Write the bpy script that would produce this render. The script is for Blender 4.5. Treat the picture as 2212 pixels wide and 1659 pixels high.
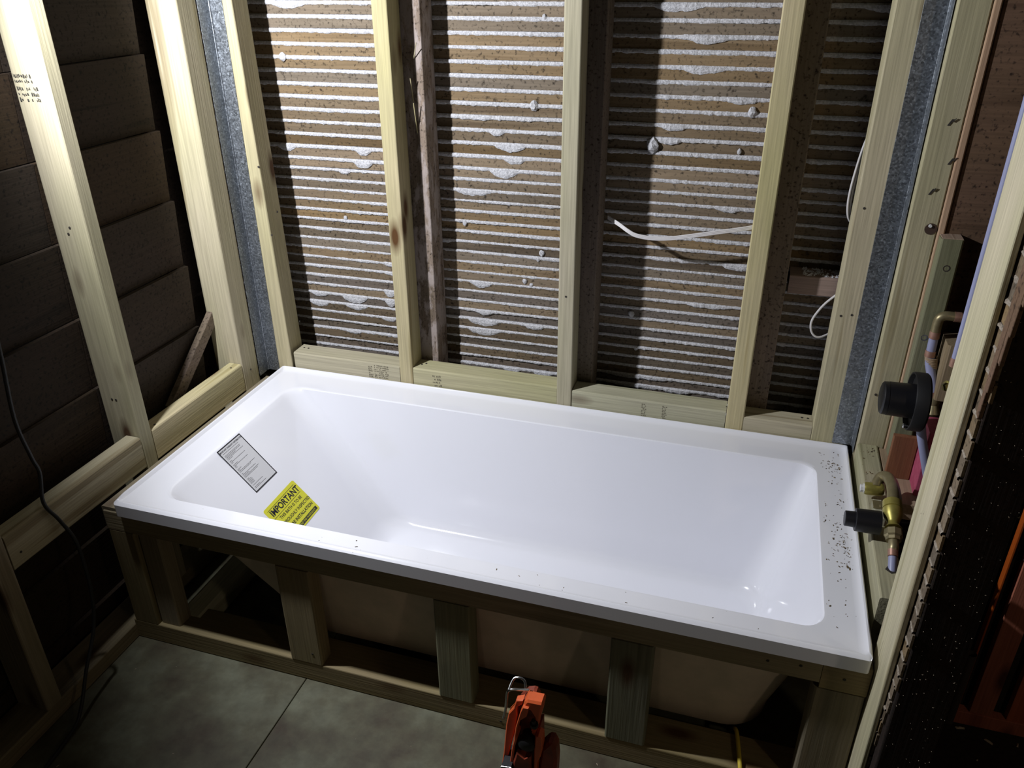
import bpy, bmesh, math, random
from mathutils import Vector, Matrix, noise

S = bpy.context.scene
for o in list(bpy.data.objects): bpy.data.objects.remove(o)
C = S.collection
H = 0.46          # bath rim height above the floor; all heights below are given from the rim
PI = math.pi

# ------------------------------------------------------------------ camera, world, light, exposure
cam = bpy.data.cameras.new('camera'); camo = bpy.data.objects.new('camera', cam); C.objects.link(camo)
camo.location = (1.36306, -1.95224, 1.11404 + H)
camo.rotation_euler = (math.radians(62.36918), math.radians(0.34435), math.radians(17.05029))
cam.sensor_width = 36.0; cam.lens = 1726.1 / 2212 * 36.0; cam.clip_start = 0.02
S.camera = camo

w = bpy.data.worlds.new('world'); S.world = w; w.use_nodes = True
w.node_tree.nodes['Background'].inputs[0].default_value = (1.0, 0.85, 0.72, 1)
w.node_tree.nodes['Background'].inputs[1].default_value = 0.002

def lamp(name, kind, loc, target, energy, color, **kw):
    l = bpy.data.lights.new(name, kind); l.energy = energy; l.color = color
    for k, v in kw.items(): setattr(l, k, v)
    o = bpy.data.objects.new(name, l); C.objects.link(o); o.location = loc
    o.rotation_euler = (Vector(target) - Vector(loc)).to_track_quat('-Z', 'Y').to_euler()
    return o
# the builder's LED work lamp hung on the left, a little towards the camera
lamp('work_lamp', 'SPOT', (0.03, -0.860, 1.25 + H), (0.66, -0.22, 0.83 + H), 116, (0.93, 0.95, 1.0),
     spot_size=math.radians(142), spot_blend=0.60, shadow_soft_size=0.022)
# added weak fill, low behind the camera, to brighten the bath underside
lamp('low_fill', 'POINT', (1.0, -2.2, -0.05 + H), (0, 0, 0), 0.55, (1.0, 0.86, 0.68), shadow_soft_size=0.05)

# added fill in the next room to brighten the orange boards
lamp('next_room_fill', 'POINT', (2.7, -1.9, 1.0 + H), (0, 0, 0), 6.0, (1.0, 0.80, 0.58), shadow_soft_size=0.05)

vs = S.view_settings
vs.view_transform = 'Standard'; vs.look = 'None'; vs.gamma = 1.0; vs.exposure = 0.0; vs.use_curve_mapping = False

# ------------------------------------------------------------------ mesh helpers
rnd = random.Random(7)
class MB:
    def __init__(s): s.v = []; s.f = []; s.sm = []
    def add(s, vs_, fs, smooth=False):
        n = len(s.v); s.v += [tuple(p) for p in vs_]
        for f in fs: s.f.append(tuple(i + n for i in f)); s.sm.append(smooth)
        return s
    def box(s, x0, x1, y0, y1, z0, z1, c=0.0):
        if c <= 0:
            vs_ = [(x, y, z) for z in (z0, z1) for y in (y0, y1) for x in (x0, x1)]
            return s.add(vs_, [(0, 2, 3, 1), (4, 5, 7, 6), (0, 1, 5, 4), (2, 6, 7, 3), (0, 4, 6, 2), (1, 3, 7, 5)])
        dims = (x1 - x0, y1 - y0, z1 - z0); a = dims.index(max(dims))
        mid = [(x0 + x1) / 2, (y0 + y1) / 2, (z0 + z1) / 2]
        p0 = list(mid); p1 = list(mid); p0[a] = (x0, y0, z0)[a]; p1[a] = (x1, y1, z1)[a]
        b, d = [(1, 2), (2, 0), (0, 1)][a]
        ub = Vector((0, 0, 0)); ub[b] = dims[b] / 2; ud = Vector((0, 0, 0)); ud[d] = dims[d] / 2
        return s.beam(p0, p1, ub, ud, c)
    def beam(s, p0, p1, u, v, c=0.003, mid=0, wob=0.0):
        """bar from p0 to p1, half-width vectors u and v, eased long edges"""
        p0, p1, u, v = map(Vector, (p0, p1, u, v)); lu, lv = u.length, v.length
        un, vn = u / lu, v / lv; c = min(c, lu * .45, lv * .45)
        k = c * 0.35
        sec = []
        for su, sv in ((1, 1), (-1, 1), (-1, -1), (1, -1)):
            A = (su * lu, sv * (lv - c)); Bm = (su * (lu - k), sv * (lv - k)); D = (su * (lu - c), sv * lv)
            sec += [A, Bm, D] if su * sv > 0 else [D, Bm, A]
        n = len(sec); rings = 2 + mid; vs_ = []
        for r in range(rings):
            t = r / (rings - 1); off = wob * math.sin(t * 3.1) if wob else 0
            o = p0.lerp(p1, t) + un * off
            for a, b in sec: vs_.append(o + un * a + vn * b)
        fs = []
        for r in range(rings - 1):
            for i in range(n):
                j = (i + 1) % n; fs.append((r * n + i, r * n + j, (r + 1) * n + j, (r + 1) * n + i))
        fs.append(tuple(reversed(range(n)))); fs.append(tuple((rings - 1) * n + i for i in range(n)))
        return s.add(vs_, fs)
    def tube(s, pts, r, n=12, cap=True, flat=None):
        pts = [Vector(p) for p in pts]; rs = r if isinstance(r, (list, tuple)) else [r] * len(pts)
        vs_ = []; up = None
        for i, p in enumerate(pts):
            d = (pts[min(i + 1, len(pts) - 1)] - pts[max(i - 1, 0)]).normalized()
            if up is None:
                up = Vector((0, 0, 1)) if abs(d.z) < .9 else Vector((0, 1, 0))
            a = (up - d * up.dot(d)).normalized(); b = d.cross(a); up = a
            for k in range(n):
                t = 2 * PI * k / n
                vs_.append(p + a * math.cos(t) * rs[i] + b * math.sin(t) * rs[i] * (flat or 1))
        fs = [(i * n + k, i * n + (k + 1) % n, (i + 1) * n + (k + 1) % n, (i + 1) * n + k) for i in range(len(pts) - 1) for k in range(n)]
        s.add(vs_, fs, True)
        if cap:
            m = len(pts) - 1
            s.add([vs_[k] for k in range(n)], [tuple(reversed(range(n)))])
            s.add([vs_[m * n + k] for k in range(n)], [tuple(range(n))])
        return s
    def lathe(s, o, axis, prof, n=40, smooth=True):
        """prof: list of (distance along axis, radius)"""
        o = Vector(o); d = Vector(axis).normalized()
        a = d.orthogonal().normalized(); b = d.cross(a); vs_ = []
        for h, r in prof:
            for k in range(n):
                t = 2 * PI * k / n; vs_.append(o + d * h + (a * math.cos(t) + b * math.sin(t)) * r)
        fs = [(i * n + k, i * n + (k + 1) % n, (i + 1) * n + (k + 1) % n, (i + 1) * n + k) for i in range(len(prof) - 1) for k in range(n)]
        if prof[0][1] > 1e-5: fs.append(tuple(reversed(range(n))))
        if prof[-1][1] > 1e-5: fs.append(tuple((len(prof) - 1) * n + k for k in range(n)))
        return s.add(vs_, fs, smooth)
    def prism(s, poly, y0, y1, b=0.0):
        """polygon in the x-z plane extruded along y, front edge eased by b"""
        area = sum(poly[i][0] * poly[(i + 1) % len(poly)][1] - poly[(i + 1) % len(poly)][0] * poly[i][1] for i in range(len(poly)))
        if area < 0: poly = poly[::-1]
        cx = sum(p[0] for p in poly) / len(poly); cz = sum(p[1] for p in poly) / len(poly); n = len(poly)
        ys = [(y0, b), (y0 + b, 0), (y1, 0)] if b else [(y0, 0), (y1, 0)]
        vs_ = []
        for y, k in ys:
            for i, (x, z) in enumerate(poly):
                if k:
                    px, pz = poly[i - 1]; nx, nz = poly[(i + 1) % n]
                    tx, tz = nx - px, nz - pz; l = math.hypot(tx, tz) or 1
                    x -= tz / l * k * 1; z += tx / l * k * 1
                vs_.append((x, y, z))
        fs = [(r * n + i, r * n + (i + 1) % n, (r + 1) * n + (i + 1) % n, (r + 1) * n + i) for r in range(len(ys) - 1) for i in range(n)]
        fs.append(tuple(range(n))[::-1]); fs.append(tuple((len(ys) - 1) * n + i for i in range(n)))
        return s.add(vs_, fs)

def obj(name, mb, mat, parent=None, kind=None, label=None, angle=35):
    me = bpy.data.meshes.new(name); me.from_pydata([(x, y, z + H) for x, y, z in mb.v], [], mb.f); me.update()
    bm = bmesh.new(); bm.from_mesh(me); bmesh.ops.recalc_face_normals(bm, faces=bm.faces); bm.to_mesh(me); bm.free()
    for p, sm in zip(me.polygons, mb.sm): p.use_smooth = sm
    if any(mb.sm): me.set_sharp_from_angle(angle=math.radians(angle))
    me.materials.append(mat); o = bpy.data.objects.new(name, me); C.objects.link(o)
    if parent:
        o.parent = parent
        if parent.type == 'EMPTY': o.location = -parent.location
    if kind: o['kind'] = kind
    if label: o['label'] = label
    return o
def thing(name, label, cat, loc, group=None):
    o = bpy.data.objects.new(name, None); C.objects.link(o); o.empty_display_size = .05
    o.location = (loc[0], loc[1], loc[2] + H); o['label'] = label; o['category'] = cat
    if group: o['group'] = group
    return o
def struct(name, loc):
    o = bpy.data.objects.new(name, None); C.objects.link(o); o.empty_display_size = .05
    o.location = (loc[0], loc[1], loc[2] + H); o['kind'] = 'structure'; return o
def tag(o, label, cat, group=None, kind=None):
    if label: o['label'] = label
    if cat: o['category'] = cat
    if group: o['group'] = group
    if kind: o['kind'] = kind
    return o

# ------------------------------------------------------------------ materials
def mat(name):
    m = bpy.data.materials.new(name); m.use_nodes = True; nt = m.node_tree
    return m, nt, nt.nodes['Principled BSDF']
def N(nt, t, **kw):
    n = nt.nodes.new(t)
    for k, v in kw.items():
        if k in n.inputs: n.inputs[k].default_value = v
        else: setattr(n, k, v)
    return n
def ramp(nt, fac, stops):
    r = nt.nodes.new('ShaderNodeValToRGB'); e = r.color_ramp.elements
    while len(e) < len(stops): e.new(0.5)
    for i, (p, c) in enumerate(stops):
        e[i].position = p; e[i].color = (c[0], c[1], c[2], 1) if isinstance(c, (tuple, list)) else (c, c, c, 1)
    nt.links.new(fac, r.inputs[0]); return r
def mix(nt, f, a, b, mode='MIX'):
    m = nt.nodes.new('ShaderNodeMix'); m.data_type = 'RGBA'; m.blend_type = mode
    for sock, val in ((m.inputs[0], f), (m.inputs[6], a), (m.inputs[7], b)):
        if hasattr(val, 'is_linked') or hasattr(val, 'links'): nt.links.new(val, sock)
        else: sock.default_value = val if not isinstance(val, tuple) or len(val) == 4 else (*val, 1)
    return m.outputs[2]
def coords(nt, scale, rot=True, off=3.7):
    tc = nt.nodes.new('ShaderNodeTexCoord'); oi = nt.nodes.new('ShaderNodeObjectInfo')
    ml = N(nt, 'ShaderNodeMath', operation='MULTIPLY'); ml.inputs[1].default_value = off
    nt.links.new(oi.outputs['Random'], ml.inputs[0])
    ad = N(nt, 'ShaderNodeVectorMath', operation='ADD'); nt.links.new(tc.outputs['Object'], ad.inputs[0]); nt.links.new(ml.outputs[0], ad.inputs[1])
    mp = nt.nodes.new('ShaderNodeMapping'); mp.inputs['Scale'].default_value = scale
    nt.links.new(ad.outputs[0], mp.inputs[0]); return mp.outputs[0], ad.outputs[0], oi
def bump(nt, h, bs, strength, dist):
    b = N(nt, 'ShaderNodeBump'); b.inputs['Strength'].default_value = strength; b.inputs['Distance'].default_value = dist
    nt.links.new(h, b.inputs['Height']); nt.links.new(b.outputs[0], bs.inputs['Normal']); return b

def timber(name, axis, light, dark, knot=(0.09, 0.045, 0.02), green=None, rough=0.72, rings=1.0, var=0.14, knots=True, dirt=0.0):
    m, nt, bs = mat(name); L = nt.links
    st = [26, 26, 26]; st[axis] = 1.1
    vec, raw, oi = coords(nt, tuple(st))
    n1 = N(nt, 'ShaderNodeTexNoise', Scale=1.0 * rings, Detail=2.5, Roughness=0.45); n1.inputs['Distortion'].default_value = 0.35; L.new(vec, n1.inputs['Vector'])
    fr = N(nt, 'ShaderNodeMath', operation='MULTIPLY'); fr.inputs[1].default_value = 11.0; L.new(n1.outputs[0], fr.inputs[0])
    sn = N(nt, 'ShaderNodeMath', operation='SINE'); L.new(fr.outputs[0], sn.inputs[0])
    r1 = ramp(nt, sn.outputs[0], [(0.0, light), (0.45, light), (0.9, dark)])
    # broad stains along the board
    st2 = [5, 5, 5]; st2[axis] = 1.4
    mp = N(nt, 'ShaderNodeMapping'); mp.inputs['Scale'].default_value = tuple(st2); L.new(raw, mp.inputs[0])
    n2 = N(nt, 'ShaderNodeTexNoise', Scale=1.3, Detail=3); L.new(mp.outputs[0], n2.inputs['Vector'])
    g = green or tuple(c * f for c, f in zip(light, (0.80, 0.86, 0.66)))
    r2 = ramp(nt, n2.outputs[0], [(0.35, 0.0), (0.65, 1.0)])
    col = mix(nt, r2.outputs[0], r1.outputs[0], (*g, 1), 'MIX')
    f2 = mix(nt, 0.55, r1.outputs[0], col)
    # fine fibre
    st3 = [220, 220, 220]; st3[axis] = 6
    mp3 = N(nt, 'ShaderNodeMapping'); mp3.inputs['Scale'].default_value = tuple(st3); L.new(raw, mp3.inputs[0])
    n3 = N(nt, 'ShaderNodeTexNoise', Scale=1.0, Detail=2); L.new(mp3.outputs[0], n3.inputs['Vector'])
    r3 = ramp(nt, n3.outputs[0], [(0.3, 0.80), (0.7, 1.06)])
    f3 = mix(nt, 1.0, f2, r3.outputs[0], 'MULTIPLY')
    if knots:
        st4 = [9, 9, 9]; st4[axis] = 3.4
        mp4 = N(nt, 'ShaderNodeMapping'); mp4.inputs['Scale'].default_value = tuple(st4); L.new(raw, mp4.inputs[0])
        vo = N(nt, 'ShaderNodeTexVoronoi', Scale=1.0); L.new(mp4.outputs[0], vo.inputs['Vector'])
        rk = ramp(nt, vo.outputs['Distance'], [(0.07, 1.0), (0.12, 0.55), (0.2, 0.0)])
        f3 = mix(nt, rk.outputs[0], f3, (*knot, 1))
    if dirt:
        nd = N(nt, 'ShaderNodeTexNoise', Scale=130.0, Detail=4); L.new(raw, nd.inputs['Vector'])
        rd = ramp(nt, nd.outputs[0], [(0.60 - dirt * .1, 0.0), (0.72, 1.0)])
        f3 = mix(nt, rd.outputs[0], f3, (dark[0] * .3, dark[1] * .3, dark[2] * .3, 1))
    hv = N(nt, 'ShaderNodeHueSaturation'); mr = N(nt, 'ShaderNodeMapRange')
    mr.inputs['To Min'].default_value = 1 - var; mr.inputs['To Max'].default_value = 1 + var
    wn = N(nt, 'ShaderNodeTexWhiteNoise', noise_dimensions='1D'); L.new(oi.outputs['Random'], wn.inputs['W'])
    L.new(wn.outputs['Value'], mr.inputs[0]); L.new(mr.outputs[0], hv.inputs['Value']); L.new(f3, hv.inputs['Color'])
    sm = N(nt, 'ShaderNodeMapRange'); sm.inputs['To Min'].default_value = .80; sm.inputs['To Max'].default_value = 1.18
    sc = N(nt, 'ShaderNodeSeparateColor'); L.new(wn.outputs['Color'], sc.inputs[0]); L.new(sc.outputs[1], sm.inputs[0]); L.new(sm.outputs[0], hv.inputs['Saturation'])
    L.new(hv.outputs[0], bs.inputs['Base Color'])
    bs.inputs['Roughness'].default_value = rough; bs.inputs['Specular IOR Level'].default_value = 0.3
    bump(nt, n3.outputs[0], bs, 0.35, 0.0015)
    return m

PL, PD = (0.485, 0.425, 0.285), (0.31, 0.25, 0.145)
pine = [timber('pine_along_' + 'xyz'[a], a, PL, PD) for a in range(3)]
pgreen = [timber('green_pine_along_' + 'xyz'[a], a, (0.40, 0.37, 0.255), (0.27, 0.25, 0.16)) for a in range(3)]
grey_green = timber('green_grey_pine', 2, (0.20, 0.195, 0.135), (0.13, 0.125, 0.08))
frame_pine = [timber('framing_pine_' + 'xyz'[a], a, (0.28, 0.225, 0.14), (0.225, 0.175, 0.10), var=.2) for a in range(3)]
old_v = timber('old_hardwood_upright', 2, (0.20, 0.155, 0.125), (0.10, 0.07, 0.05), rough=.9, knots=False, dirt=.5)
def smeared():
    m = timber('old_upright_with_plaster_smears', 2, (0.24, 0.17, 0.13), (0.12, 0.08, 0.055), rough=.95, knots=False, dirt=.6)
    nt = m.node_tree; bs = nt.nodes['Principled BSDF']; src = bs.inputs['Base Color'].links[0].from_socket
    vec, raw, oi = coords(nt, (34, 34, 13)); n = N(nt, 'ShaderNodeTexNoise', Scale=1.0, Detail=6, Roughness=.65); nt.links.new(vec, n.inputs['Vector'])
    r = ramp(nt, n.outputs[0], [(.47, 0.0), (.56, .75)]); nt.links.new(mix(nt, r.outputs[0], src, (0.36, 0.31, 0.29, 1)), bs.inputs['Base Color'])
    bump(nt, n.outputs[0], bs, .8, .006); return m
smear_m = smeared()
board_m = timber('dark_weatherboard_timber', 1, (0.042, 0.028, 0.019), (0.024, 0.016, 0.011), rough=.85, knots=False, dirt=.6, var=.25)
brown_m = timber('brown_rough_sawn_timber', 0, (0.155, 0.085, 0.048), (0.09, 0.045, 0.025), rough=.9, knots=False, dirt=.4)
terra_m = timber('red_brown_timber', 2, (0.23, 0.10, 0.055), (0.16, 0.065, 0.035), rough=.85, knots=False)
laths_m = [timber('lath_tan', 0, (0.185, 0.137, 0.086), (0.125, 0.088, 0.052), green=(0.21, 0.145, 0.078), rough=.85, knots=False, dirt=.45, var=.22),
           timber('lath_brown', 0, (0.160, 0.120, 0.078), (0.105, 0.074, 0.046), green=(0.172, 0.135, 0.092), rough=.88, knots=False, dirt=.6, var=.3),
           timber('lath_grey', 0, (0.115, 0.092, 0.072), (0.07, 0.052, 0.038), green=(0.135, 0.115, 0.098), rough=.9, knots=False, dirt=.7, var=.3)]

def simple(name, col, rough=.5, metal=0.0, spec=.5, coat=0.0, noise_amt=0.0, nscale=60, bmp=0.0, col2=None):
    m, nt, bs = mat(name); bs.inputs['Roughness'].default_value = rough; bs.inputs['Metallic'].default_value = metal
    bs.inputs['Specular IOR Level'].default_value = spec; bs.inputs['Coat Weight'].default_value = coat; bs.inputs['Coat Roughness'].default_value = 0.04
    bs.inputs['Base Color'].default_value = (*col, 1)
    if noise_amt or bmp or col2:
        vec, raw, oi = coords(nt, (1, 1, 1))
        n = N(nt, 'ShaderNodeTexNoise', Scale=nscale, Detail=5, Roughness=.6); nt.links.new(raw, n.inputs['Vector'])
        c2 = col2 or tuple(c * (1 - noise_amt) for c in col)
        r = ramp(nt, n.outputs[0], [(0.38, c2), (0.62, col)]); nt.links.new(r.outputs[0], bs.inputs['Base Color'])
        if bmp: bump(nt, n.outputs[0], bs, bmp, 0.003)
    return m
acrylic = simple('white_gloss_acrylic', (0.765, 0.77, 0.82), rough=.13, spec=.5, coat=.3)
fibre = simple('rough_fibreglass_back', (0.72, 0.60, 0.48), rough=.75, nscale=14, bmp=.25, col2=(0.62, 0.53, 0.42))
plaster = simple('grey_white_plaster', (0.62, 0.62, 0.65), rough=.95, nscale=200, bmp=1.0, col2=(0.40, 0.40, 0.42))
plaster_dull = simple('dirty_plaster', (0.30, 0.25, 0.19), rough=.95, nscale=180, bmp=.9, col2=(0.19, 0.155, 0.12))
black_pl = simple('black_plastic', (0.006, 0.006, 0.008), rough=.42, spec=.5)
black_matt = simple('black_matt_plastic', (0.004, 0.004, 0.005), rough=.6)
brass = simple('yellow_brass', (0.47, 0.41, 0.11), rough=.38, metal=.65, nscale=40, col2=(0.36, 0.31, 0.08))
brass_dull = simple('dull_brass', (0.33, 0.28, 0.16), rough=.42, metal=.65, nscale=40, col2=(0.26, 0.22, 0.12))
copper = simple('copper_crimp_ring', (0.42, 0.25, 0.19), rough=.45, metal=.5, nscale=60, col2=(0.32, 0.17, 0.12))
lilac = simple('lilac_plastic_pipe', (0.27, 0.285, 0.44), rough=.42)
white_pl = simple('white_plastic', (0.62, 0.62, 0.60), rough=.45)
white_cable = simple('white_cable_sheath', (0.62, 0.60, 0.60), rough=.5)
black_cable = simple('black_rubber_cable', (0.010, 0.010, 0.010), rough=.6)
yellow_cable = simple('yellow_cable_sheath', (0.62, 0.48, 0.05), rough=.5)
orange = simple('orange_tool_plastic', (0.66, 0.115, 0.03), rough=.42, noise_amt=.12, nscale=30)
dark_orange = simple('mottled_dark_orange_plastic', (0.30, 0.05, 0.022), rough=.5, noise_amt=.5, nscale=30)  # darker, mottled orange for the gun's core and housings
steel = simple('polished_steel', (0.55, 0.55, 0.55), rough=.22, metal=1.0)
screw_m = simple('zinc_screw', (0.40, 0.40, 0.38), rough=.35, metal=1.0)
nailhole = simple('dark_nail_head', (0.03, 0.025, 0.02), rough=.7)
string_m = simple('thread_sealing_twine', (0.36, 0.26, 0.17), rough=.9, nscale=200, col2=(0.25, 0.18, 0.11))
pink = simple('pink_painted_timber', (0.42, 0.075, 0.14), rough=.7, nscale=50, col2=(0.34, 0.05, 0.10), bmp=.2)
pale_pad = timber('pale_pink_timber', 1, (0.36, 0.26, 0.20), (0.28, 0.19, 0.14), knots=False)
ink = simple('black_stamp_ink', (0.035, 0.033, 0.028), rough=.8)
ink_soft = simple('faded_stamp_ink', (0.12, 0.105, 0.07), rough=.8)
paper_y = simple('yellow_sticker', (0.60, 0.58, 0.035), rough=.45)
paper_w = simple('clear_white_sticker', (0.56, 0.56, 0.58), rough=.3)
print_k = simple('black_print', (0.012, 0.012, 0.016), rough=.5)
sawdust_m = simple('wood_chip', (0.20, 0.14, 0.06), rough=.9, nscale=150, col2=(0.045, 0.03, 0.02))
sawpale_m = simple('pale_shavings', (0.42, 0.34, 0.25), rough=.9)
orange_board = timber('red_orange_stained_board', 2, (0.42, 0.085, 0.022), (0.30, 0.055, 0.015), knot=(0.10, 0.02, 0.01), green=(0.40, 0.10, 0.026), rough=.6, var=.1)
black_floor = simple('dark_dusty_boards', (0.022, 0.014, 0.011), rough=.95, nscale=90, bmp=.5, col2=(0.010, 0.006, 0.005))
subfloor_m = simple('dark_underfloor', (0.02, 0.016, 0.012), rough=1.0)  # plain dark colour of the slab below the floor sheets

plaster_mid = simple('yellowish_plaster', (0.36, 0.31, 0.25), rough=.95, nscale=180, bmp=.9, col2=(0.22, 0.18, 0.14))
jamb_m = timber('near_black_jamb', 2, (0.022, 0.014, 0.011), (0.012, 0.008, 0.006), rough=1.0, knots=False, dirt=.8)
def galv(name, base, spangle, rough):
    m, nt, bs = mat(name); L = nt.links
    vec, raw, oi = coords(nt, (1, 1, 1))
    vo = N(nt, 'ShaderNodeTexVoronoi', Scale=260.0); L.new(raw, vo.inputs['Vector'])
    hs = N(nt, 'ShaderNodeSeparateColor'); L.new(vo.outputs['Color'], hs.inputs[0])
    r = ramp(nt, hs.outputs[0], [(0.0, tuple(c * (1 - spangle) for c in base)), (0.8, base), (1.0, tuple(min(1, c * (1 + spangle)) for c in base))])
    L.new(r.outputs[0], bs.inputs['Base Color']); bs.inputs['Metallic'].default_value = 0.85
    rr = N(nt, 'ShaderNodeMapRange'); rr.inputs['To Min'].default_value = rough - .1; rr.inputs['To Max'].default_value = rough + .15
    L.new(hs.outputs[1], rr.inputs[0]); L.new(rr.outputs[0], bs.inputs['Roughness'])
    bump(nt, hs.outputs[2], bs, .12, .0008); return m
galv_m = galv('galvanised_steel', (0.29, 0.315, 0.345), .40, .40)

def floor_mat():
    m, nt, bs = mat('pale_green_floor_sheet'); L = nt.links
    vec, raw, oi = coords(nt, (1.0, 1.0, 1.0))
    n = N(nt, 'ShaderNodeTexNoise', Scale=7.0, Detail=6, Roughness=.62); L.new(raw, n.inputs['Vector'])
    r = ramp(nt, n.outputs[0], [(0.30, (0.052, 0.036, 0.019)), (0.5, (0.096, 0.090, 0.052)), (0.70, (0.160, 0.165, 0.110))])
    n2 = N(nt, 'ShaderNodeTexNoise', Scale=34.0, Detail=4); L.new(raw, n2.inputs['Vector'])
    r2 = ramp(nt, n2.outputs[0], [(0.3, 0.8), (0.7, 1.05)])
    L.new(mix(nt, 1.0, r.outputs[0], r2.outputs[0], 'MULTIPLY'), bs.inputs['Base Color']); bs.inputs['Roughness'].default_value = .6
    bump(nt, n2.outputs[0], bs, .2, .002); return m
floor_m = floor_mat()

# ------------------------------------------------------------------ floor
floor = struct('floor', (0.8, -1.0, -0.46))
for x0, x1, y0, y1 in ((-0.30, 0.4435, -3.2, 0.3), (0.4455, 1.86, -3.2, 0.3)):
    obj('floor_sheet', MB().box(x0, x1, y0, y1, -0.480, -0.4602, .0015), floor_m, floor)
obj('subfloor', MB().box(-0.6, 3.2, -3.2, 2.4, -0.60, -0.482), subfloor_m, floor)
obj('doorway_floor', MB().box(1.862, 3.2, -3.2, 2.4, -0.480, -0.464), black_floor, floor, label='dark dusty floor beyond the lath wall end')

# ------------------------------------------------------------------ back wall: laths and plaster keys
wall_back = struct('wall_back', (0.8, 0.19, -0.46))
YL = 0.160
zs = []; z = 1.2035
while z > -0.45:
    zs.append(z); z -= 0.0345 if z > 0.64 else 0.0302
def lath_mb(z0, z1, rr, x0=-0.34, x1=2.02):
    mb = MB(); n = 26; vs_ = []
    a, b, c_ = rr.uniform(-1, 1), rr.uniform(-1, 1), rr.uniform(0, 9)
    dy = rr.uniform(-.0015, .0015)
    for i in range(n + 1):
        t = i / n; x = x0 + (x1 - x0) * t
        w1 = .0012 * math.sin(x * 3.1 + c_) + .0006 * math.sin(x * 11 + a * 5); w2 = .0012 * math.sin(x * 2.7 + c_ * 2) + .0006 * math.sin(x * 13 + b * 5)
        yb = YL + dy + .0012 * math.sin(x * 4 + c_)
        vs_ += [(x, yb, z0 + w1), (x, yb, z1 + w2), (x, yb + .007, z1 + w2), (x, yb + .007, z0 + w1)]
    fs = [(i * 4 + k, i * 4 + (k + 1) % 4, (i + 1) * 4 + (k + 1) % 4, (i + 1) * 4 + k) for i in range(n) for k in range(4)]
    fs += [(0, 1, 2, 3), (n * 4 + 3, n * 4 + 2, n * 4 + 1, n * 4)]
    return mb.add(vs_, fs)
for i in range(len(zs) - 1):
    ztop, zbot = zs[i], zs[i + 1]; zm = (ztop + zbot) / 2
    gap = .0088 if zm > .6 else .0068
    r = rnd.random()
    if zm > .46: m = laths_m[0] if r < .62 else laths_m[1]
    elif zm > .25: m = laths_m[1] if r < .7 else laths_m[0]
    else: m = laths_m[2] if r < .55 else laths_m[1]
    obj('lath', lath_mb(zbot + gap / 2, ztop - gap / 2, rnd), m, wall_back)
blobs = [(0.08, 1.022, .05, .012), (0.267, 0.653, .026, .016), (0.263, 0.614, .03, .016), (0.20, 0.58, .02, .008), (0.02, 0.640, .03, .014), (0.706, 0.682, .045, .016), (0.719, 0.651, .03, .013), (0.69, 0.614, .042, .02),
         (0.599, 0.547, .05, .012), (0.671, 0.721, .02, .010), (0.191, 0.202, .045, .022), (0.067, 0.204, .03, .010), (0.062, 0.168, .035, .014), (0.194, 0.172, .04, .012), (0.316, 0.211, .02, .02),
         (0.305, 0.143, .025, .010), (0.175, 0.074, .03, .007), (0.615, 0.285, .034, .015), (0.622, 0.187, .03, .009), (0.621, 0.15, .05, .019), (0.779, 0.157, .03, .010), (0.808, 0.014, .03, .013), (0.709, 0.015, .03, .010),
         (1.128, 1.029, .06, .012), (1.204, 0.964, .05, .010), (1.199, 0.897, .05, .010), (1.14, 0.762, .03, .009), (1.131, 0.728, .03, .008), (1.297, 0.561, .03, .008), (1.34, 0.409, .04, .010), (1.277, 0.273, .06, .008),
         (1.10, 0.03, .10, .008), (1.212, 0.0, .04, .008), (1.60, 1.02, .06, .010), (0.35, 0.30, .05, .008), (1.30, 0.835, .04, .006), (0.5, 0.4, .03, .006)]
def key_mb(zc, gap, seed, x0=-.33, x1=2.0, Y=YL, step=.0052, bl=blobs, ax=0):
    n = int((x1 - x0) / step); vs_ = []; K = 6
    for i in range(n + 1):
        x = x0 + (x1 - x0) * i / n
        nz = noise.noise(Vector((x * 19, seed * 3.1, 0))); n2 = noise.noise(Vector((x * 95, seed * 7.7, 4))); n3 = noise.noise(Vector((x * 4.0, seed * 1.7, 9)))
        up = gap * .5 + .0008 + .0008 * n2
        dn = gap * .5 + .0016 + .0030 * max(0, nz) + .0022 * n2 + .002 * n3
        pr = .0035 + .0022 * nz + .0016 * n2 + .001 * n3
        for bx, bz, bw, bd in bl:
            if abs(bz - zc) < .017:
                q = (x - bx) / bw
                if abs(q) < 1:
                    e = (1 - q * q) * (1 + .35 * noise.noise(Vector((x * 60, bz * 50, 2)))); dn += bd * max(e, 0) ** .8 * .9; pr += .0025 * min(1, e * 2)
        dn = max(dn, gap * .45); pr = max(pr, .0006)
        prof = [(.003, up), (-pr * .55, up * .8), (-pr, up * .1), (-pr * .95, -dn * .55), (-pr * .5, -dn * .93), (.002, -dn)]
        for k, (yy, zz) in enumerate(prof):
            j = .0007 * noise.noise(Vector((x * 170, k * 5.3, seed)))
            p = (x, Y + yy + j, zc + zz + j) if ax == 0 else (Y + yy + j, x, zc + zz + j)
            vs_.append(p)
    fs = [(i * K + k, i * K + k + 1, (i + 1) * K + k + 1, (i + 1) * K + k) for i in range(n) for k in range(K - 1)]
    return MB().add(vs_, fs, False)
for i, z in enumerate(zs):
    obj('plaster_key', key_mb(z, .0088 if z > .6 else .0068, i + 1), plaster, wall_back)
obj('plaster_backing', MB().box(-.34, 2.02, YL + .007, YL + .022, -.46, 1.22), plaster_dull, wall_back)
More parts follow.
